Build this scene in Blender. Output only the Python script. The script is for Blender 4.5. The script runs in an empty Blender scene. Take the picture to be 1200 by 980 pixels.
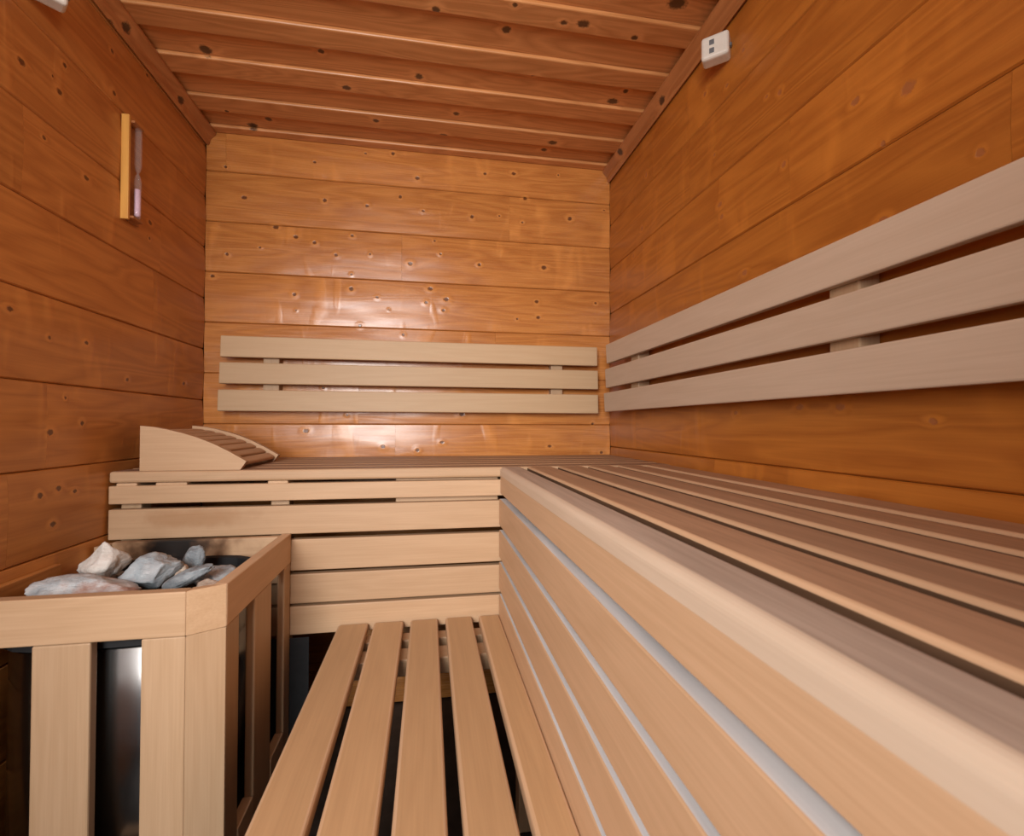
import bpy, bmesh, math, random
from mathutils import Matrix, Vector, noise

# ------------------------------------------------------------------ camera
F_PX, YAW, PITCH, ROLL = 559.82, 0.17310, 0.01485, 0.00245
CAM = Vector((0.0, 0.0, 1.015))
cyw, syw = math.cos(YAW), math.sin(YAW)
_r = Vector((cyw, -syw, 0)); _f0 = Vector((syw, cyw, 0)); _u = Vector((0, 0, 1))
FWD = _f0 * math.cos(PITCH) + _u * math.sin(PITCH)
_up = -_f0 * math.sin(PITCH) + _u * math.cos(PITCH)
RIGHT = _r * math.cos(ROLL) + _up * math.sin(ROLL)
UP = -_r * math.sin(ROLL) + _up * math.cos(ROLL)

scene = bpy.context.scene
COL = scene.collection
cd = bpy.data.cameras.new('camera'); cam = bpy.data.objects.new('camera', cd); COL.objects.link(cam)
cd.sensor_fit = 'HORIZONTAL'; cd.sensor_width = 36.0; cd.lens = 36.0 * F_PX / 1200.0
cd.clip_start = 0.01; cd.clip_end = 50
cam.matrix_world = Matrix(((RIGHT.x, UP.x, -FWD.x, CAM.x), (RIGHT.y, UP.y, -FWD.y, CAM.y),
                           (RIGHT.z, UP.z, -FWD.z, CAM.z), (0, 0, 0, 1)))
cd.dof.use_dof = True; cd.dof.focus_distance = 1.55; cd.dof.aperture_fstop = 9.0
scene.camera = cam

# ------------------------------------------------------------------ world, lights, exposure
world = bpy.data.worlds.new('world'); scene.world = world; world.use_nodes = True
wb = world.node_tree.nodes['Background']
wb.inputs[0].default_value = (0.80, 0.90, 1.0, 1); wb.inputs[1].default_value = 0.6

def area(name, loc, rot, sx, sy, power, col):
    l = bpy.data.lights.new(name, 'AREA'); l.shape = 'RECTANGLE'; l.size = sx; l.size_y = sy
    l.energy = power; l.color = col
    o = bpy.data.objects.new(name, l); COL.objects.link(o); o.location = loc; o.rotation_euler = rot
    return o
# daylight of the room outside, coming in through the door opening behind the camera
def aim(o, target):
    o.rotation_euler = (Vector(target) - Vector(o.location)).to_track_quat('-Z', 'Y').to_euler()
DOOR = area('doorway_daylight', (-0.58, -1.05, 1.42), (0, 0, 0), 0.75, 0.9, 25.5, (1.0, 0.98, 0.96))
aim(DOOR, (0.05, 1.8, 0.85)); DOOR.data.spread = math.radians(107)
# added point light under the ceiling, no fixture, for fill and wall highlights
ll = bpy.data.lights.new('overhead_fill_light', 'POINT'); ll.energy = 3.7; ll.color = (1.0, 0.95, 0.88); ll.shadow_soft_size = 0.07
FILL = bpy.data.objects.new('overhead_fill_light', ll); COL.objects.link(FILL); FILL.location = (-0.10, 0.38, 1.88)

vs = scene.view_settings
vs.view_transform = 'Standard'; vs.look = 'None'; vs.gamma = 1.0; vs.use_curve_mapping = False
vs.exposure = 0.0

# ------------------------------------------------------------------ room numbers (metres)
XL, XR, YB, YF = -0.7627, 0.709, 1.80, -0.42
ZC = 2.03                      # underside of the proud ceiling boards
ZT = 0.900                     # upper bench top
YBF = 1.303                    # front of the back bench
XBF = 0.195                    # front of the side bench
ZL = 0.500                     # lower bench top
PITCHZ = 0.1762                # wall plank cover

def ray(px, py):
    d = RIGHT * ((px - 600) / F_PX) - UP * ((py - 490) / F_PX) + FWD
    return d
def hit(px, py, ax, v):
    d = ray(px, py); return CAM + d * ((v - CAM[ax]) / d[ax])

# ------------------------------------------------------------------ helpers
def tag(o, label=None, cat=None, group=None, kind=None):
    if label: o['label'] = label
    if cat: o['category'] = cat
    if group: o['group'] = group
    if kind: o['kind'] = kind
    return o
def empty(name, loc, label=None, cat=None, group=None):
    o = bpy.data.objects.new(name, None); COL.objects.link(o); o.location = loc
    o.empty_display_size = 0.05
    return tag(o, label, cat, group)
def link(name, me, parent=None, loc=(0, 0, 0), rot=(0, 0, 0)):
    """loc is a world location; parents are never rotated."""
    o = bpy.data.objects.new(name, me); COL.objects.link(o)
    l = Vector(loc)
    if parent is not None:
        o.parent = parent
        p = parent
        while p is not None:
            l = l - p.location; p = p.parent
    o.location = l; o.rotation_euler = rot
    return o
def finish(bm, name, mats, smooth=False):
    bmesh.ops.recalc_face_normals(bm, faces=bm.faces)
    me = bpy.data.meshes.new(name); bm.to_mesh(me); bm.free()
    for m in (mats if isinstance(mats, (list, tuple)) else [mats]): me.materials.append(m)
    if smooth:
        for p in me.polygons: p.use_smooth = True
    return me
_cache = {}
def board_mesh(sx, sy, sz, mats, bev=0.003, top=None, seg=2):
    """bevelled board centred on its origin; mats[1] (if given) goes on the top face."""
    key = (round(sx, 4), round(sy, 4), round(sz, 4), tuple(m.name for m in mats), bev, top, seg)
    if key in _cache: return _cache[key]
    bm = bmesh.new(); bmesh.ops.create_cube(bm, size=1.0)
    bmesh.ops.scale(bm, vec=(sx, sy, sz), verts=bm.verts)
    if bev > 0:
        bmesh.ops.bevel(bm, geom=list(bm.edges), offset=bev, segments=seg, profile=0.5, affect='EDGES')
    bm.normal_update()
    if top:
        for f in bm.faces:
            if f.normal.z > 0.97: f.material_index = 1
    me = finish(bm, 'board', list(mats)); _cache[key] = me
    return me
def board(name, lo, hi, mats, parent=None, bev=0.003, top=None, rot=(0, 0, 0), seg=2):
    if not isinstance(mats, (list, tuple)): mats = [mats]
    lo = Vector(lo); hi = Vector(hi); s = hi - lo
    return link(name, board_mesh(s.x, s.y, s.z, mats, bev, top, seg), parent, (lo + hi) / 2, rot)
def prism(poly, axis, a, b):
    """polygon in the plane across an axis, swept from a to b along it (world coordinates)."""
    bm = bmesh.new()
    def P(u, v, t): return {'X': (t, u, v), 'Y': (u, t, v), 'Z': (u, v, t)}[axis]
    A = [bm.verts.new(P(u, v, a)) for u, v in poly]; B = [bm.verts.new(P(u, v, b)) for u, v in poly]
    bm.faces.new(A); bm.faces.new(B[::-1])
    n = len(poly)
    for i in range(n): bm.faces.new((A[i], B[i], B[(i + 1) % n], A[(i + 1) % n]))
    return bm
def lathe(profile, n=20):
    bm = bmesh.new(); rings = []
    for r, z in profile:
        rings.append([bm.verts.new((r * math.cos(2 * math.pi * k / n), r * math.sin(2 * math.pi * k / n), z)) for k in range(n)])
    for a, b in zip(rings, rings[1:]):
        for k in range(n): bm.faces.new((a[k], a[(k + 1) % n], b[(k + 1) % n], b[k]))
    bm.faces.new(rings[0][::-1]); bm.faces.new(rings[-1])
    return bm

# ------------------------------------------------------------------ materials
class NT:
    def __init__(s, name):
        s.m = bpy.data.materials.new(name); s.m.use_nodes = True
        s.t = s.m.node_tree; s.b = s.t.nodes['Principled BSDF']
    def n(s, typ, **kw):
        x = s.t.nodes.new(typ)
        for k, v in kw.items(): setattr(x, k, v)
        return x
    def set(s, sock, v):
        if isinstance(v, bpy.types.NodeSocket): s.t.links.new(v, sock)
        elif v is not None: sock.default_value = v
    def math(s, op, a, b=None, c=None, clamp=False):
        x = s.n('ShaderNodeMath', operation=op, use_clamp=clamp)
        for i, v in enumerate((a, b, c)):
            if v is not None: s.set(x.inputs[i], v)
        return x.outputs[0]
    def vec(s, op, a, b=None, c=None):
        x = s.n('ShaderNodeVectorMath', operation=op)
        for i, v in enumerate((a, b, c)):
            if v is not None: s.set(x.inputs[i], v)
        return x.outputs['Value'] if op in ('LENGTH', 'DISTANCE', 'DOT_PRODUCT') else x.outputs[0]
    def noise(s, v, scale=1.0, detail=3.0, rough=0.5, dist=0.0):
        x = s.n('ShaderNodeTexNoise'); s.set(x.inputs['Vector'], v)
        x.inputs['Scale'].default_value = scale; x.inputs['Detail'].default_value = detail
        x.inputs['Roughness'].default_value = rough; x.inputs['Distortion'].default_value = dist
        return x.outputs['Fac']
    def range(s, v, a, b, c=0.0, d=1.0, smooth=False):
        x = s.n('ShaderNodeMapRange'); x.interpolation_type = 'SMOOTHSTEP' if smooth else 'LINEAR'
        s.set(x.inputs['Value'], v)
        for k, q in zip(('From Min', 'From Max', 'To Min', 'To Max'), (a, b, c, d)): s.set(x.inputs[k], q)
        return x.outputs[0]
    def mix(s, f, a, b, blend='MIX'):
        x = s.n('ShaderNodeMix', data_type='RGBA', blend_type=blend)
        s.set(x.inputs[0], f); s.set(x.inputs[6], a); s.set(x.inputs[7], b)
        return x.outputs[2]
    def out(s, **kw):
        for k, v in kw.items(): s.set(s.b.inputs[k.replace('_', ' ')], v)
        return s.m
def c4(c): return (c[0], c[1], c[2], 1.0)

def wood(name, axis, dark, light, rough=0.4, knots=None, knot_col=(0.05, 0.018, 0.008), tone=(0.93, 1.06), rings=9.0,
         bump=0.15, wave=0.0, across=12.0, spec=0.5, marks=None, mottle=0.18, fibre=0.5, ringamt=0.38, figure=0.0):
    """procedural timber, grain along one axis; knots = [(centre, (rx, ry, rz))] in metres."""
    w = NT(name)
    P = w.n('ShaderNodeNewGeometry').outputs['Position']
    rnd = w.n('ShaderNodeObjectInfo').outputs['Random']
    off = w.vec('SCALE', (7.3, 5.1, 9.7)); off.node.inputs['Scale'].default_value = 1.0
    w.set(off.node.inputs['Scale'], rnd)
    Q = w.vec('ADD', P, off)
    ai = 'XYZ'.index(axis)
    def sc(al, ac): return tuple(al if i == ai else ac for i in range(3))
    kd = None
    if knots:
        for c, r in knots:
            inv = tuple(1.0 / q for q in r)
            d = w.vec('LENGTH', w.vec('MULTIPLY_ADD', P, inv, tuple(-c[i] * inv[i] for i in range(3))))
            kd = d if kd is None else w.math('SMOOTH_MIN', kd, d, 0.5)
        kd_w = w.math('ADD', kd, w.math('MULTIPLY', w.math('SUBTRACT', w.noise(P, 160, 2), 0.5), 0.9))
        halo = w.range(kd, 0.6, 3.6, 1.0, 0.0, True)
        core = w.range(kd_w, 0.65, 1.25, 1.0, 0.0, True)
    n1 = w.noise(w.vec('MULTIPLY', Q, sc(1.3, across)), 1.0, 2.0, 0.5, 0.35)
    ringc = w.math('MULTIPLY', n1, rings)
    if knots: ringc = w.math('ADD', ringc, w.math('MULTIPLY', halo, 0.7))
    ring = w.math('PINGPONG', ringc, 0.5)
    ring = w.math('MULTIPLY', ring, 2.0)
    fib = w.noise(w.vec('MULTIPLY', Q, sc(7.0, 330.0)), 1.0, 3.0, 0.6)
    mot = w.noise(w.vec('MULTIPLY', Q, sc(2.2, 9.0)), 1.0, 3.0, 0.55)
    f = w.math('MULTIPLY_ADD', ring, ringamt, w.math('MULTIPLY_ADD', fib, fibre, (0.38 - ringamt) * 0.5))
    f = w.math('MULTIPLY_ADD', w.math('SUBTRACT', mot, 0.5), mottle * 2.0, f, clamp=True)
    col = w.mix(f, c4(dark), c4(light))
    if figure:
        fg = w.range(w.noise(w.vec('MULTIPLY', Q, sc(11.0, 3.5)), 1.0, 2.0, 0.5, 0.6), 0.56, 0.74, 0.0, 1.0, True)
        col = w.mix(w.math('MULTIPLY', fg, figure), col, c4(tuple(min(1, q * 1.22) for q in light)))
    t = w.math('MULTIPLY_ADD', rnd, tone[1] - tone[0], tone[0])
    tc = w.n('ShaderNodeCombineColor'); w.set(tc.inputs[0], t); w.set(tc.inputs[1], t); w.set(tc.inputs[2], t)
    col = w.mix(1.0, col, tc.outputs[0], 'MULTIPLY')
    if knots:
        col = w.mix(w.math('MULTIPLY', w.range(kd, 0.8, 3.2, 1.0, 0.0, True), 0.35), col, c4(tuple(q * 1.1 for q in light)))
        col = w.mix(w.math('MULTIPLY', core, 0.88), col, c4(knot_col))
    if marks:
        for c, r, colr, amt in marks:
            inv = tuple(1.0 / q for q in r)
            d = w.vec('LENGTH', w.vec('MULTIPLY_ADD', P, inv, tuple(-c[i] * inv[i] for i in range(3))))
            d = w.math('ADD', d, w.math('MULTIPLY', w.math('SUBTRACT', w.noise(P, 28, 3), 0.5), 1.1))
            col = w.mix(w.math('MULTIPLY', w.range(d, 0.25, 1.0, 1.0, 0.0, True), amt), col, c4(colr))
    h = w.math('MULTIPLY', fib, 0.00010)
    h = w.math('MULTIPLY_ADD', ring, 0.00008, h)
    if wave:
        wv = w.noise(w.vec('MULTIPLY', Q, sc(5.0, 13.0)), 1.0, 1.0, 0.4)
        h = w.math('MULTIPLY_ADD', wv, wave, h)
    if figure: h = w.math('MULTIPLY_ADD', fg, 0.0007, h)
    if knots:
        h = w.math('MULTIPLY_ADD', halo, 0.0007, h)
        h = w.math('MULTIPLY_ADD', core, -0.0006, h)
    bp = w.n('ShaderNodeBump'); bp.inputs['Strength'].default_value = bump; bp.inputs['Distance'].default_value = 1.0
    w.set(bp.inputs['Height'], h)
    rg = w.math('MULTIPLY_ADD', fib, 0.16, rough - 0.08)
    w.out(Base_Color=col, Roughness=rg, Normal=bp.outputs[0])
    w.b.inputs['Specular IOR Level'].default_value = spec
    return w.m

def plain(name, col, rough=0.5, metal=0.0, var=0.15, scale=30.0, bump=0.0):
    w = NT(name)
    P = w.n('ShaderNodeTexCoord').outputs['Object']
    n = w.noise(P, scale, 4.0, 0.6)
    c = w.mix(w.range(n, 0.3, 0.7), c4(tuple(q * (1 - var) for q in col)), c4(tuple(min(1, q * (1 + var)) for q in col)))
    w.out(Base_Color=c, Roughness=rough, Metallic=metal)
    if bump:
        bp = w.n('ShaderNodeBump'); bp.inputs['Strength'].default_value = bump; bp.inputs['Distance'].default_value = 0.003
        w.set(bp.inputs['Height'], n); w.set(w.b.inputs['Normal'], bp.outputs[0])
    return w.m

def crop(ox, oy, s, pts): return [(ox + x / s, oy + y / s) for x, y in pts]
def knot_list(pix, ax, v, along, r0, seed, big=()):
    rr = random.Random(seed); out = []
    for i, (x, y) in enumerate(pix):
        p = hit(x, y, ax, v); r = r0 * rr.uniform(0.5, 1.25)
        if i in big: r = r0 * 1.6
        rad = [r, r, r]; rad['XYZ'.index(along)] = r * rr.uniform(0.9, 1.5); rad[ax] = 0.05
        out.append((p, tuple(rad)))
    return out
K_BACK = crop(400, 0, 2.97, [(85,535),(180,535),(500,605),(600,605),(755,610),(640,690),(205,685),(90,717),(285,735),(455,755),(550,752),(795,762),(630,775),(915,732),(38,820),(325,838),(345,885),(100,885),(240,918),(480,922),(705,932),(35,955),(265,620)]) \
    + crop(400, 320, 2.97, [(35,55),(310,55),(125,85),(365,92),(295,103),(165,128),(680,100),(612,160),(685,155),(885,105),(355,130),(65,183),(215,215),(20,495),(420,492),(875,525),(350,590),(145,605),(265,617),(725,603),(905,625)]) \
    + crop(0, 0, 2.97, [(1095,565),(1130,698),(850,688),(960,790),(1030,825),(1095,845),(905,862),(790,885),(1170,888),(785,580)]) \
    + crop(0, 320, 2.97, [(740,10),(1025,75),(1030,130),(1125,400),(1065,550)])
K_LEFT = crop(0, 0, 2.97, [(75,215),(182,265),(207,320),(390,178),(400,325),(228,228),(155,480),(300,620),(522,775),(520,830),(410,95),(515,262)]) \
    + crop(0, 320, 2.97, [(300,243),(445,372),(230,435),(172,225),(35,125),(285,523),(175,555),(640,385),(205,750),(260,760),(140,775),(185,875)])
K_RIGHT = crop(800, 0, 2.97, [(210,175),(152,298),(337,322),(292,337),(110,540),(785,305),(603,352),(352,572),(130,712),(135,755),(1037,532),(215,950),(692,500),(695,770)]) \
    + crop(800, 320, 2.97, [(408,467),(548,467),(185,487),(872,518)]) + [(757, 205), (772, 222), (752, 268), (826, 110), (742, 300)]
K_CEIL = crop(0, 0, 2.97, [(715,182),(1117,187),(790,382),(880,443),(935,422)]) \
    + crop(400, 0, 2.97, [(330,27),(605,10),(775,72),(843,77),(575,112),(1020,125),(1170,22),(270,275),(18,300),(665,265),(990,325),(945,360),(400,403),(355,468),(735,492),(120,415),(705,528)])

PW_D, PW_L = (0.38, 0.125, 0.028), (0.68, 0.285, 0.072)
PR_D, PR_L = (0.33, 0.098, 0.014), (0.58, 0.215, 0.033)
WKNOT = (0.085, 0.026, 0.010)
M_BACK = wood('pine_back_wall', 'X', PW_D, PW_L, 0.27, knot_list(K_BACK, 1, 1.80, 'X', 0.0062, 1), WKNOT, wave=0.0042, bump=1.0, figure=0.38)
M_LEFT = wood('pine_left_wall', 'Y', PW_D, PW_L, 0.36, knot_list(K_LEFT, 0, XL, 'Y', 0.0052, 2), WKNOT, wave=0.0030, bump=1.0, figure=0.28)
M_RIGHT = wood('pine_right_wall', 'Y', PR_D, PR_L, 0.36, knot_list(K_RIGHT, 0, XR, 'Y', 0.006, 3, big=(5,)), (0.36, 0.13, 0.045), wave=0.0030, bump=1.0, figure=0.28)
M_CEIL = wood('pine_ceiling', 'X', (0.42, 0.16, 0.045), (0.78, 0.37, 0.14), 0.40, knot_list(K_CEIL, 2, 2.035, 'X', 0.0105, 4, big=(0, 11)), (0.025, 0.011, 0.006), wave=0.0015, bump=0.8, rings=12)
M_TRIM = wood('pine_trim', 'Y', (0.30, 0.10, 0.028), (0.55, 0.23, 0.08), 0.40,
              [(hit(x, y, 0, v), (0.05, 0.016, 0.010)) for x, y, v in ((138, 31, XL + .02), (150, 33, XL + .02), (214, 118, XL + .02), (774, 118, XR - .02), (784, 117, XR - .02), (728, 178, XR - .02))], (0.02, 0.009, 0.006))
M_SHELL = wood('pine_shell', 'X', (0.10, 0.034, 0.012), (0.18, 0.07, 0.024), 0.6)
BD, BL = (0.39, 0.232, 0.118), (0.60, 0.402, 0.248)
YD, YL = (0.43, 0.265, 0.140), (0.67, 0.450, 0.285)
_b = hit(207, 634, 1, 1.28)
BURN = [((_b.x - .01, 1.28, 0.722), (0.20, 0.2, 0.075), (0.15, 0.065, 0.025), 0.9),
        ((_b.x, 1.28, 0.722), (0.115, 0.2, 0.075), (0.010, 0.006, 0.004), 1.0)]
SCORCH = [((_b.x + .03, YBF, 0.785), (0.17, 0.2, 0.035), (0.33, 0.16, 0.065), 0.5)]
M_BX = wood('bench_timber_x', 'X', BD, BL, 0.5, tone=(0.92, 1.08), rings=7, ringamt=0.14, across=16, bump=0.3, mottle=0.12, spec=0.35, fibre=0.55)
M_BXB = wood('scorched_timber', 'X', BD, BL, 0.5, tone=(0.96, 1.04), rings=7, ringamt=0.14, across=16, bump=0.3, mottle=0.12, spec=0.35, fibre=0.55, marks=BURN)
M_BXS = wood('singed_timber', 'X', BD, BL, 0.5, tone=(0.96, 1.04), rings=7, ringamt=0.14, across=16, bump=0.3, mottle=0.12, spec=0.35, fibre=0.55, marks=SCORCH)
M_BY = wood('bench_timber_y', 'Y', YD, YL, 0.5, tone=(0.94, 1.08), rings=7, ringamt=0.14, across=16, bump=0.3, mottle=0.12, spec=0.35, fibre=0.55)
M_BZ = wood('bench_timber_z', 'Z', (0.37, 0.225, 0.116), (0.57, 0.388, 0.243), 0.5, tone=(0.92, 1.06), rings=7, ringamt=0.14, across=16, bump=0.3, mottle=0.12, spec=0.35, fibre=0.55)
M_PALE = wood('pale_backrest_x', 'X', (0.45, 0.285, 0.150), (0.59, 0.430, 0.262), 0.5, tone=(0.96, 1.05), rings=6, ringamt=0.14, across=18, bump=0.25, mottle=0.10, spec=0.35)
M_PALEY = wood('pale_backrest_y', 'Y', (0.49, 0.37, 0.26), (0.67, 0.55, 0.43), 0.5, tone=(0.96, 1.05), rings=6, ringamt=0.14, across=18, bump=0.25, mottle=0.10, spec=0.35)
M_WORNX = wood('worn_seat_x', 'X', (0.20, 0.115, 0.072), (0.38, 0.235, 0.155), 0.52, tone=(0.92, 1.08), rings=8, ringamt=0.2, across=18, bump=0.4, mottle=0.15, fibre=0.8)
M_WORN1 = wood('greyed_seat_y', 'Y', (0.23, 0.165, 0.12), (0.56, 0.455, 0.37), 0.55, tone=(0.98, 1.02), rings=8, ringamt=0.2, across=18, bump=0.4, mottle=0.2, fibre=0.8)
M_WORNY = wood('worn_seat_y', 'Y', (0.20, 0.112, 0.062), (0.50, 0.305, 0.185), 0.52, tone=(0.92, 1.08), rings=8, ringamt=0.2, across=18, bump=0.4, mottle=0.15, fibre=0.8)
M_GAPSHADE = wood('gap_shade_flank', 'Y', (0.07, 0.035, 0.016), (0.14, 0.075, 0.038), 0.7, rings=6)  # dark brown that carries the shade between the seat slats
M_STEP = wood('step_seat_y', 'Y', (0.38, 0.225, 0.11), (0.60, 0.38, 0.20), 0.5, tone=(0.95, 1.06), rings=7, ringamt=0.14, across=16, bump=0.35, mottle=0.12)
M_GREY = wood('greyed_edge_y', 'Y', (0.52, 0.53, 0.54), (0.86, 0.87, 0.88), 0.6, tone=(0.97, 1.03), rings=5, across=12, bump=0.3, mottle=0.3)
M_TIMER = wood('timer_wood', 'Z', (0.55, 0.25, 0.05), (0.78, 0.42, 0.10), 0.4)
M_FLOOR = plain('dark_floor', (0.035, 0.024, 0.018), 0.45, 0, 0.5, 14.0, 0.4)
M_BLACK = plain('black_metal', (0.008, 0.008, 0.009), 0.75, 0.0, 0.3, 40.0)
M_STEEL = plain('polished_steel', (0.20, 0.195, 0.19), 0.20, 1.0, 0.06, 6.0)
M_WHITE = plain('ceramic_white', (0.72, 0.68, 0.60), 0.35, 0, 0.05, 60.0)
M_GREYP = plain('sensor_grey', (0.13, 0.14, 0.15), 0.5, 0.0, 0.1, 50.0)
M_PINK = plain('pink_sand', (0.80, 0.56, 0.70), 0.8, 0, 0.12, 300.0)
def glass():
    w = NT('clear_glass'); n = w.noise(w.n('ShaderNodeTexCoord').outputs['Object'], 20, 2)
    w.out(Base_Color=(0.62, 0.55, 0.50, 1), Roughness=w.range(n, 0.3, 0.7, 0.01, 0.05), IOR=1.45)
    w.b.inputs['Alpha'].default_value = 0.14
    return w.m
M_GLASS = glass()
def stone_mat(name, dark, light, rust=0.0):
    w = NT(name); P = w.n('ShaderNodeTexCoord').outputs['Object']
    n = w.noise(P, 26, 6, 0.65, 0.4); n2 = w.noise(w.vec('MULTIPLY', P, (30, 30, 110)), 1.0, 4, 0.6, 0.8); n3 = w.noise(P, 18, 4, 0.6)
    c = w.mix(w.range(n, 0.32, 0.66), c4(dark), c4(light))
    c = w.mix(w.range(n2, 0.58, 0.72, 0, 0.45), c, (0.85, 0.87, 0.88, 1))
    if rust: c = w.mix(w.range(n3, 0.50, 0.66, 0, rust), c, (0.36, 0.13, 0.055, 1))
    bp = w.n('ShaderNodeBump'); bp.inputs['Strength'].default_value = 0.7; bp.inputs['Distance'].default_value = 0.006
    w.set(bp.inputs['Height'], w.math('ADD', n, n2))
    return w.out(Base_Color=c, Roughness=0.7, Normal=bp.outputs[0])
S_WHITE = stone_mat('stone_white', (0.55, 0.52, 0.47), (0.80, 0.78, 0.73), 0.12)
S_RUST = stone_mat('stone_rusty', (0.33, 0.38, 0.41), (0.66, 0.69, 0.70), 0.75)
S_BLUE = stone_mat('stone_blue_grey', (0.24, 0.28, 0.31), (0.46, 0.51, 0.53), 0.12)
S_DARK = stone_mat('stone_dark_grey', (0.13, 0.15, 0.17), (0.34, 0.38, 0.40), 0.0)
S_TAN = stone_mat('stone_tan', (0.42, 0.33, 0.25), (0.62, 0.54, 0.45), 0.4)

# ------------------------------------------------------------------ shell
def struct(name, lo, hi, mat):
    return tag(board(name, lo, hi, mat, bev=0), kind='structure')
TH = 0.022
wall_back = struct('wall_back', (XL - .1, YB + TH, 0), (XR + .1, YB + .09, 2.12), M_SHELL)
wall_left = struct('wall_left', (XL - .09, YF - .02, 0), (XL - TH, YB + TH, 2.12), M_SHELL)
wall_right = struct('wall_right', (XR + TH, YF - .02, 0), (XR + .09, YB + TH, 2.12), M_SHELL)
ceiling = struct('ceiling', (XL - TH, YF - .02, 2.0665), (XR + TH, YB + TH, 2.12), M_SHELL)
floor = struct('floor', (XL - TH, YF - .02, -0.06), (XR + TH, YB + TH, 0.0), M_FLOOR)
# front wall behind the camera, with the door opening
bm = bmesh.new()
for (a, b, c, d) in ((XL - TH, -0.72, 0, 2.068), (-0.06, XR + TH, 0, 2.068), (-0.72, -0.06, 1.96, 2.068)):
    r = bmesh.ops.create_cube(bm, size=1.0)
    bmesh.ops.scale(bm, vec=(b - a, 0.06, d - c), verts=r['verts'])
    bmesh.ops.translate(bm, vec=((a + b) / 2, YF - 0.03, (c + d) / 2), verts=r['verts'])
tag(link('wall_front', finish(bm, 'wall_front', M_LEFT)), kind='structure')

_pc = {}
def plank_mesh(length, height, mat, crown=0.0022):
    """wall plank: local X along it, Z up, face towards -Y; softly crowned face, eased tongue-and-groove edges."""
    key = (round(length, 4), round(height, 4), mat.name)
    if key in _pc: return _pc[key]
    h = height / 2 - 0.0005; prof = [(TH - 0.001, -h), (0.0062, -h), (crown + 0.0004, -h + 0.0026)]
    n = 8
    for i in range(1, n):
        u = -1 + 2 * i / n
        prof.append((crown * (u * u) - crown * 0.5 * math.exp(-((u - .25) / .3) ** 2), u * (h - 0.0026)))
    prof += [(crown + 0.0004, h - 0.0026), (0.0062, h), (TH - 0.001, h)]
    L = length / 2 - 0.0002
    V, F, SM = [], [], []
    def strip(pts, smooth):            # pieces keep their own vertices, so the face is smooth and its edges stay crisp
        b = len(V)
        for y, z in pts: V.append((-L, y, z)); V.append((L, y, z))
        for i in range(len(pts) - 1):
            F.append((b + 2 * i, b + 2 * i + 1, b + 2 * i + 3, b + 2 * i + 2)); SM.append(smooth)
    strip(prof[:3], False); strip(prof[2:-2], True); strip(prof[-3:], False); strip([prof[-1], prof[0]], False)
    for x in (-L, L):
        b = len(V); V.extend((x, y, z) for y, z in prof)
        idx = list(range(b, b + len(prof))); F.append(tuple(idx[::-1] if x > 0 else idx)); SM.append(False)
    me = bpy.data.meshes.new('plank'); me.from_pydata(V, [], F); me.materials.append(mat)
    for p, q in zip(me.polygons, SM): p.use_smooth = q
    me.update()
    _pc[key] = me
    return me
def rows(z0, zmin, zmax):
    zs = [z0 + PITCHZ * k for k in range(-8, 9)]
    zs = [zmin] + [z for z in zs if zmin + 0.02 < z < zmax - 0.02] + [zmax]
    return list(zip(zs, zs[1:]))
def plank_wall(parent, z0, span, seams, place, mat, rot):
    for a, b in rows(z0, 0.002, 2.066):
        cuts = [span[0]] + sorted(c for (zc, c) in seams if a < zc < b) + [span[1]]
        for s, e in zip(cuts, cuts[1:]):
            me = plank_mesh(e - s, b - a, mat)
            link('plank', me, parent, place((s + e) / 2, (a + b) / 2), (0, 0, rot))
plank_wall(wall_back, 1.017, (XL, XR), [(1.80, 0.303), (1.60, -0.10), (1.28, 0.25), (0.95, -0.12), (1.1, -0.25), (1.95, -0.70)],
           lambda s, z: (s, YB, z), M_BACK, 0)
plank_wall(wall_left, 1.099, (YF, YB), [(1.06, 1.119), (1.51, 1.049), (1.39, 1.49), (1.55, 1.524), (1.2, 0.6), (0.85, 1.03), (1.7, 0.7)],
           lambda s, z: (XL, s, z), M_LEFT, math.radians(90))
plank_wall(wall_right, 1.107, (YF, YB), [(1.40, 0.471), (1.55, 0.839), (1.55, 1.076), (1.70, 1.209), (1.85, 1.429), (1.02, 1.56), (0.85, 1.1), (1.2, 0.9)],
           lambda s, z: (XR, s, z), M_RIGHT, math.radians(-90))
# ceiling: proud boards and recessed boards in turn
proud = [(1.110, 1.176), (1.276, 1.345), (1.437, 1.511), (1.603, 1.678), (1.762, 1.799)]
y = 1.110
while y > YF + 0.1:
    y -= 0.164; proud.insert(0, (y, y + 0.070))
pe = YF
for a, b in proud:
    if a - pe > 0.01: board('ceiling_board', (XL + .001, pe + .0005, 2.042), (XR - .001, a + 0.006, 2.057), M_CEIL, ceiling, bev=0.0008, seg=1)
    board('ceiling_board', (XL + .001, a, ZC), (XR - .001, b, 2.0415), M_CEIL, ceiling, bev=0.0035)
    pe = b - 0.006
# cove trims along both side walls
def cove(name, x, s):
    poly = [(x + s * 0.0008, 1.984), (x + s * 0.006, 1.981), (x + s * 0.011, 1.988), (x + s * 0.015, 2.004), (x + s * 0.027, 2.017), (x + s * 0.031, 2.022), (x + s * 0.031, 2.0292), (x + s * 0.0008, 2.0292)]
    # sweep along Y (u = x, v = z)
    tag(link(name, finish(prism(poly, 'Y', YF + .002, YB - .002), name, M_TRIM)), kind='structure')
cove('trim_1', XL, 1); cove('trim_2', XR, -1)

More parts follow.
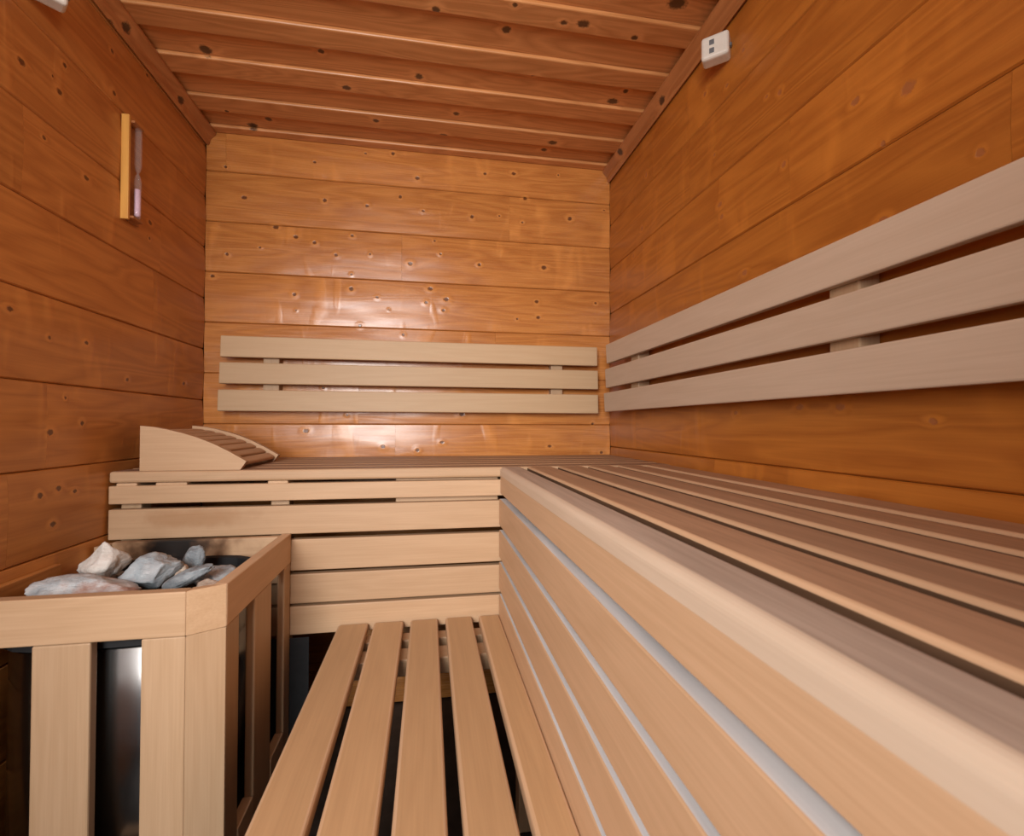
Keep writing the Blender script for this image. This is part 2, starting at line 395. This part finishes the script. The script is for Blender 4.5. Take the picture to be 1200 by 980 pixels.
# ------------------------------------------------------------------ side bench (upper, along the right wall)
sb = empty('upper_bench', (0.45, 0.45, 0), 'long upper bench along the right wall with brown worn slats and greyed board edges', 'bench')
YS = YF + 0.01
edges = [(XBF, .262), (.271, .350), (.359, .438), (.447, .526), (.535, .614), (.623, XR - .004)]
def seat_slat(a, b, left, right, thick, mats):
    # pale planed front edge, worn flat top and a well rounded far edge
    arc = [math.radians(q) for q in range(0, 91, 15)]
    poly = [(a, ZT - thick)] + [(a + left - left * math.cos(t), ZT - left + left * math.sin(t)) for t in arc] + \
           [(b - right + right * math.sin(t), ZT - right + right * math.cos(t)) for t in arc] + [(b, ZT - thick)]
    me = finish(prism(poly, 'Y', YS, YBF - .002), 'seat_slat', mats)
    for p in me.polygons:
        if p.normal.z > 0.995 or p.normal.x > 0.05: p.material_index = 1
        elif len(mats) > 2 and p.normal.z < 0.2: p.material_index = 2      # shade of the slat gap painted dark on the flank
    return link('seat_slat', me, sb)
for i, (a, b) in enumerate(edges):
    if i: seat_slat(a, b - .005, 0.0060, 0.012, 0.028, [M_BY, M_WORNY, M_GAPSHADE])
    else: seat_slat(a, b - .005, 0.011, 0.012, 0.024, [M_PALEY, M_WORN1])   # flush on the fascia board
board('fascia', (XBF + .0004, YS, .828), (XBF + .026, YBF - .003, ZT - .0242), M_BY, sb, bev=0.0012)
for (a, b) in ((.742, .813), (.655, .728), (.568, .641), (.470, .554)):
    board('front_board', (XBF - .003, YS, a), (XBF + .030, YBF - .003, b), [M_BY, M_GREY], sb, bev=0.002, top=True)
for yy in (-0.33, 0.62, 1.18):
    board('post', (XBF + .031, yy, 0), (XBF + .076, yy + .045, ZT - .06), M_BZ, sb)
for yy in (-0.33, 0.30, 0.62, 1.18):
    board('bearer', (XBF + .027, yy + .046 if yy != 0.30 else yy, ZT - .085), (XR - .01, yy + .091 if yy != 0.30 else yy + .045, ZT - .0285), M_BX, sb)

# ------------------------------------------------------------------ back bench
bb = empty('upper_bench', (-0.2, 1.55, 0), 'upper bench across the back wall with horizontal front boards behind the heater', 'bench')
pt = (YB - .004 - YBF) / 6
for i in range(6):
    board('seat_slat', (XL + .004, YBF + pt * i, ZT - .028), (XR - .004, YBF + pt * (i + 1) - .008, ZT), [M_BX, M_WORNX], bb, bev=0.006, top=True, seg=2)
XE = XBF + 0.0
for (a, b) in ((.821, .865), (.735, .808), (.641, .721), (.557, .632), (.478, .550)):
    board('front_board', (XL + .004, YBF, a), (XBF + .028, YBF + .024, b), M_BXS if a < .83 and a > .7 else M_BX, bb, bev=0.0025)
def xat(px, py): return hit(px, py, 1, YBF).x
for a, b in ((-0.745, -0.70), (xat(181, 565), xat(218, 565)), (xat(313, 565), xat(337, 565))):
    board('bearer', (a, YBF + .004, .824), (b, YB - .01, ZT - .0285), M_BY, bb)
board('ledger', (xat(463, 562), YBF + .025, .80), (XBF - .002, YBF + .045, ZT - .0285), M_BX, bb)
for xx in (-0.745, xat(314, 565)):
    board('post', (xx, YBF + .0245, 0), (xx + .045, YBF + .070, .8235), M_BZ, bb)
board('rear_rail', (XL + .004, YB - .05, .78), (XR - .004, YB - .012, ZT - .0855), M_BX, bb)

# black sheet below the back bench, behind the heater
hs = tag(board('black_sheet', (XL + .003, YBF - .0032, 0.0), (-0.298, YBF - .0006, .472), M_BLACK, bev=0.0005, seg=1),
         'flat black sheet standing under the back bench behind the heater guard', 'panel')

# ------------------------------------------------------------------ lower bench
lb = empty('lower_bench', (-0.02, 0.5, 0), 'low step bench of five long spaced slats between the heater guard and side bench', 'bench')
for a, b in ((-.226, -.151), (-.137, -.062), (-.044, .027), (.047, .117), (.136, .2)):
    b2 = min(b, XBF - .0035)
    board('seat_slat', (a, YF + .12, ZL - .026), (b2, 1.295, ZL), [M_BY, M_STEP], lb, bev=0.0055, top=True, seg=3)
for a, b in ((1.238, 1.282), (1.135, 1.195), (0.30, .345), (-.25, -.205)):
    board('cross_beam', (-.222, a, ZL - .066), (XBF - .004, b, ZL - .0265), M_BX, lb)
for yy in (0.30, -.25):
    for xx in (-.205, .14):
        board('leg', (xx, yy, 0), (xx + .045, yy + .045, ZL - .0665), M_BZ, lb)

# ------------------------------------------------------------------ heater guard
XG, YG, ZG, RT = -0.343, 0.876, 0.738, 0.022
CH = ((-0.394, 0.876), (-0.343, 0.907))          # chamfered corner
hg = empty('heater_guard', (-0.55, 1.08, 0), 'wooden railing of pale rails and upright slats around the sauna heater', 'railing')
board('top_rail', (XL + .003, YG, ZG - .074), (CH[0][0], YG + RT, ZG), M_BX, hg, bev=0.0022)
board('top_rail', (XG - RT, CH[1][1], ZG - .074), (XG, YBF - .004, ZG), M_BY, hg, bev=0.0022)
board('top_rail', (XL + .003, YG + RT + .001, ZG - .08), (XL + .016, 1.14, ZG - .012), M_LEFT, hg, bev=0.0022)
board('back_rail', (XL + .03, YBF - .030, ZG - .118), (XG - RT - .001, YBF - .012, ZG - .002), M_BXB, hg, bev=0.0022)
(cx0, cy0), (cx1, cy1) = CH
nx, ny = (cy1 - cy0), -(cx1 - cx0); ln = math.hypot(nx, ny); nx /= ln; ny /= ln   # outward
def chamfer(name, z0, z1, inset=0.0, mat=None):
    a = (cx0 - nx * inset, cy0 - ny * inset); b = (cx1 - nx * inset, cy1 - ny * inset)
    poly = [a, b, (b[0] - RT, cy1 + .001), (cx0 + .001, a[1] + RT)]
    bm = prism(poly, 'Z', z0, z1); bmesh.ops.recalc_face_normals(bm, faces=bm.faces)
    bmesh.ops.bevel(bm, geom=list(bm.edges), offset=0.0012, segments=1, affect='EDGES')
    return link(name, finish(bm, name, mat), hg)
chamfer('corner_block', ZG - .074, ZG, 0, M_BX)
Z0 = 0.04
zt = ZG - .0745
board('upright', (-.615, YG + .001, Z0), (-.533, YG + .020, zt), M_BZ, hg, bev=0.003)
board('upright', (-.745, YG + .001, Z0), (-.685, YG + .020, zt), M_BZ, hg, bev=0.003)
board('upright', (-.460, YG + .001, Z0), (CH[0][0] - .0005, YG + .020, zt), M_BZ, hg, bev=0.002)
chamfer('corner_post', Z0, zt, 0.0005, M_BZ)
board('upright', (XG - .0185, CH[1][1] + .001, Z0), (XG - .001, .966, zt), M_BZ, hg, bev=0.002)
board('upright', (XG - .0185, 1.048, Z0), (XG - .001, 1.152, zt), M_BZ, hg, bev=0.003)
board('upright', (XG - .0185, 1.249, Z0), (XG - .001, YBF - .004, zt), M_BZ, hg, bev=0.003)
board('bottom_rail', (XG - .020, .967, .20), (XG, 1.047, .268), M_BY, hg, bev=0.002)
board('bottom_rail', (XG - .020, 1.153, .20), (XG, 1.248, .268), M_BY, hg, bev=0.002)
board('bottom_rail', (-.684, YG + .001, .20), (-.616, YG + .020, .268), M_BX, hg, bev=0.002)
board('bottom_rail', (-.532, YG + .001, .20), (-.461, YG + .020, .268), M_BX, hg, bev=0.002)
board('corner_post', (XL + .006, YBF - .052, Z0), (XL + .029, YBF - .012, ZG - .006), M_BZ, hg, bev=0.002)

# ------------------------------------------------------------------ heater
HX0, HX1, HY0, HY1, HZ = -0.728, -0.385, 0.912, 1.262, 0.697
def oval(grow, n=40, p=4.0):
    cx, cy = (HX0 + HX1) / 2, (HY0 + HY1) / 2; rx, ry = (HX1 - HX0) / 2 + grow, (HY1 - HY0) / 2 + grow
    out = []
    for k in range(n):
        t = 2 * math.pi * k / n; c, s = math.cos(t), math.sin(t)
        r = (abs(c) ** p + abs(s) ** p) ** (-1 / p)
        out.append((cx + rx * r * c, cy + ry * r * s))
    return out
def loft(rings):
    bm = bmesh.new(); R = [[bm.verts.new((x, y, z)) for x, y in oval(g)] for g, z in rings]
    for a, b in zip(R, R[1:]):
        for k in range(len(a)): bm.faces.new((a[k], a[(k + 1) % len(a)], b[(k + 1) % len(a)], b[k]))
    bm.faces.new(R[0][::-1]); bm.faces.new(R[-1]); return bm
ht = empty('sauna_heater', ((HX0 + HX1) / 2, (HY0 + HY1) / 2, 0), 'steel sauna heater with black rim standing inside the wooden guard', 'heater')
link('body', finish(loft([(-.02, .13), (-.006, .135), (-.006, .632), (-.012, .638)]), 'body', M_STEEL, True), ht)
link('rim', finish(loft([(-.012, .6385), (0, .639), (0, HZ), (-.004, HZ + .003), (-.012, HZ), (-.014, .640), (-.02, .640)]), 'rim', M_BLACK), ht)
for sx in (HX0 + .05, HX1 - .05):
    for sy in (HY0 + .05, HY1 - .05):
        link('foot', finish(lathe([(.018, 0), (.018, .006), (.011, .012), (.011, .135)], 12), 'foot', M_BLACK), ht, (sx, sy, 0))

def rock(seed, dims, cuts=7, rough=0.16):
    rr = random.Random(seed); bm = bmesh.new(); bmesh.ops.create_icosphere(bm, subdivisions=4, radius=1.0)
    planes = []
    for _ in range(cuts):
        n = Vector((rr.gauss(0, 1), rr.gauss(0, 1), rr.gauss(0, 1))).normalized(); planes.append((n, rr.uniform(0.55, 0.85)))
    o = Vector((rr.uniform(0, 50), rr.uniform(0, 50), rr.uniform(0, 50)))
    for v in bm.verts:
        c = v.co.copy()
        for n, d in planes:
            t = c.dot(n)
            if t > d: c -= n * (t - d) * 0.93
        c *= 1 + rough * noise.noise(c * 1.6 + o) + rough * 0.5 * noise.noise(c * 4.5 + o) + rough * 0.22 * noise.noise(c * 11 + o)
        v.co = c
    lo = Vector([min(v.co[i] for v in bm.verts) for i in range(3)]); hi = Vector([max(v.co[i] for v in bm.verts) for i in range(3)])
    for v in bm.verts:
        v.co = Vector([((v.co[i] - lo[i]) / (hi[i] - lo[i]) - 0.5) * dims[i] for i in range(3)])
    return bm
def stone(px0, px1, py0, py1, Y, depth, mat, seed, label, tilt=(0, 0, 0), shape=None, cuts=7, stretch=(1, 1)):
    a = hit(px0, (py0 + py1) / 2, 1, Y); b = hit(px1, (py0 + py1) / 2, 1, Y)
    t = hit((px0 + px1) / 2, py0, 1, Y); d = hit((px0 + px1) / 2, py1, 1, Y)
    w, h = (b.x - a.x) * stretch[0], (t.z - d.z) * stretch[1]
    bm = rock(seed, (w, depth, h), cuts)
    if shape: 
        for v in bm.verts: v.co = shape(v.co, w, depth, h)
    me = finish(bm, 'stone', mat, True)
    o = link('heater_stone', me, None, ((a.x + b.x) / 2, Y, (t.z + d.z) / 2), tilt)
    return tag(o, label, 'stone', 'stones on the sauna heater')
def peak(co, w, d, h):
    k = 1.0 - 0.62 * max(0, co.z / h + 0.05) / 0.55
    return Vector((co.x * k + 0.06 * w * (co.z / h), co.y * k, co.z))
def wedge(co, w, d, h):      # grey stone: high on the right, slanting down to the left
    return Vector((co.x + 0.16 * w * (co.z / h), co.y, co.z * (0.78 + 0.35 * co.x / w)))
R_ = math.radians
stone(93, 149, 634, 682, 1.10, .085, S_WHITE, 11, 'chalky white peaked stone, tallest in the heater', shape=peak, cuts=9)
stone(40, 164, 674, 708, 1.00, .10, S_RUST, 12, 'long flat pale stone with rusty stains along the heater front', cuts=6)
stone(146, 210, 640, 700, 1.08, .08, S_BLUE, 13, 'large angular blue grey stone in the middle of the heater', shape=wedge, cuts=9)
stone(211, 239, 638, 686, 1.16, .035, S_DARK, 14, 'rounded grey slab standing upright like a tongue behind the flat slabs', (0, R_(22), 0), cuts=0)
stone(188, 250, 668, 686, 1.025, .04, S_DARK, 15, 'dark narrow slab leaning up beside the angular blue grey stone', (0, R_(-26), R_(8)), cuts=5)
stone(228, 276, 665, 690, 1.10, .07, S_BLUE, 16, 'flat pale grey slab beside the guard corner', (R_(6), R_(-6), R_(10)), cuts=6)
stone(224, 266, 679, 704, 1.00, .06, S_TAN, 17, 'low tan stone in front of the flat pale grey slab', cuts=6)
stone(205, 222, 662, 690, 1.10, .04, S_TAN, 18, 'small tan stone wedged behind the dark narrow slab', cuts=6)
stone(152, 203, 664, 690, 1.19, .05, S_DARK, 19, 'dark stone half hidden behind the large angular stone', cuts=6)
stone(224, 262, 672, 688, 1.20, .045, S_DARK, 20, 'dark stone half hidden behind the tongue shaped slab', cuts=6)
stone(104, 146, 668, 682, 1.18, .045, S_DARK, 21, 'dark stone half hidden behind the white peaked stone', cuts=6)

# ------------------------------------------------------------------ backrests
br = empty('backrest', (-0.03, 1.77, 1.18), 'pale three slat backrest fixed to the back wall', 'backrest')
for zc, x0, x1 in ((1.277, -.687, .634), (1.1875, -.690, .637), (1.0955, -.694, .638)):
    board('slat', (x0, 1.736, zc - .036), (x1, 1.755, zc + .036), M_PALE, br, bev=0.003, rot=(R_(-3), 0, 0))
for a, b in ((-.56, -.508), (.458, .503)):
    board('support', (a, 1.759, 1.078), (b, 1.799, 1.30), M_BZ, br)
rb = empty('backrest', (0.68, 0.65, 1.18), 'long pale three slat backrest fixed to the right wall', 'backrest')
for zc, y1 in ((1.278, 1.676), (1.1885, 1.684), (1.1005, 1.696)):
    board('slat', (.645, YF + .02, zc - .035), (.664, y1, zc + .035), M_PALEY, rb, bev=0.003, rot=(0, R_(-3), 0))
for a in (1.45, 0.645, -0.2):
    board('support', (.668, a, 1.078), (.7075, a + .058, 1.30), M_BZ, rb)

# ------------------------------------------------------------------ headrest
hr = empty('headrest', (-0.58, 1.46, ZT), 'curved wooden headrest with slats lying on the back bench', 'headrest')
base = [(-.700, ZT), (-.471, ZT), (-.457, .921)]
curve = [(-.457, .921), (-.495, .9445), (-.535, .966), (-.570, .981), (-.604, .9925), (-.64, 1.002), (-.67, 1.008), (-.700, 1.011)]
poly = base + curve[1:]
for y0 in (1.318, 1.582):
    bm = prism(poly, 'Y', y0, y0 + .018); bmesh.ops.recalc_face_normals(bm, faces=bm.faces)
    sharp = [e for e in bm.edges if e.calc_length() > .03 or e.is_boundary]
    link('side_panel', finish(bm, 'side_panel', M_BX), hr)
def on_curve(s):
    L = [0]
    for a, b in zip(curve, curve[1:]): L.append(L[-1] + math.dist(a, b))
    s *= L[-1]
    for i in range(len(curve) - 1):
        if s <= L[i + 1] + 1e-9:
            t = (s - L[i]) / (L[i + 1] - L[i]); a, b = curve[i], curve[i + 1]
            return (a[0] + (b[0] - a[0]) * t, a[1] + (b[1] - a[1]) * t), math.atan2(b[1] - a[1], b[0] - a[0])
for k in range(8):
    (x, z), ang = on_curve((k + 0.55) / 8.3)
    ux, uz = math.sin(ang), -math.cos(ang)
    x -= -ux * -.014; z -= abs(uz) * .014
    me = board_mesh(.0255, 1.582 - 1.336, .013, [M_BY], 0.0055)
    link('slat', me, hr, (x, 1.459, z), (0, -ang + math.pi, 0))

# ------------------------------------------------------------------ sand timer on the left wall
tm = empty('sand_timer', (XL, 1.37, 1.66), 'slim sand timer with pink sand and yellow wooden bar on the left wall', 'sand timer')
board('back_plate', (XL + .0005, 1.345, 1.535), (XL + .008, 1.405, 1.795), M_TRIM, tm, bev=0.001)
board('side_bar', (XL + .0005, 1.337, 1.53), (XL + .0185, 1.3455, 1.795), M_TIMER, tm, bev=0.0015)
tp = [(.0015, -.118), (.0075, -.115), (.0085, -.10), (.0085, -.02), (.006, -.008), (.002, 0), (.006, .008), (.0085, .02), (.0085, .10), (.0075, .115), (.0015, .118)]
tube = link('glass_tube', finish(lathe(tp, 16), 'glass_tube', M_GLASS, True), tm, (XL + .0185, 1.376, 1.663))
link('sand', finish(lathe([(.001, -.112), (.0066, -.11), (.0070, -.10), (.0070, -.042), (.001, -.040)], 16), 'sand', M_PINK, True), tube, (XL + .0185, 1.376, 1.663))
for z in (1.536, 1.779):
    board('end_holder', (XL + .0085, 1.346, z), (XL + .026, 1.388, z + .006), M_TRIM, tm, bev=0.001)

# ------------------------------------------------------------------ small white sensors
def sensor(loc, rz, label):
    s = empty('temperature_sensor', loc, label, 'sensor')
    c = Matrix.Rotation(rz, 4, 'Z')
    def part(name, lo, hi, mat, parent, bev):
        lo, hi = Vector(lo), Vector(hi); d = hi - lo; ctr = (lo + hi) / 2
        me = board_mesh(d.x, d.y, d.z, [mat], bev, None, 3)
        if parent is s: return link(name, me, s, Vector(loc) + c @ ctr, (0, 0, rz))
        o = link(name, me); o.parent = parent; o.location = ctr - Vector((0, -.021, 0))   # in the turned housing's own axes
        return o
    h = part('housing', (-.031, -.040, -.028), (.031, -.002, .028), M_WHITE, s, 0.007)
    for z in (-.017, .003): part('vent', (-.012, -.0412, z), (-.001, -.0395, z + .012), M_GREYP, h, 0.0008)
    part('screw', (.0312, -.024, -.004), (.035, -.016, .004), M_GREYP, h, 0.0008)
    part('bracket', (-.012, -.003, -.012), (.012, .012, .012), M_WHITE, s, 0.001)
p = hit(836, 52, 0, XR - .047)
sensor(p + Vector((.030, .030, 0)), R_(-42), 'small white ceramic sensor box under the ceiling on the right wall')
p = hit(57, -22, 0, XL + .045)
sensor(p + Vector((-.028, .028, 0)), R_(42), 'small white ceramic sensor box above the sand timer on the left wall')
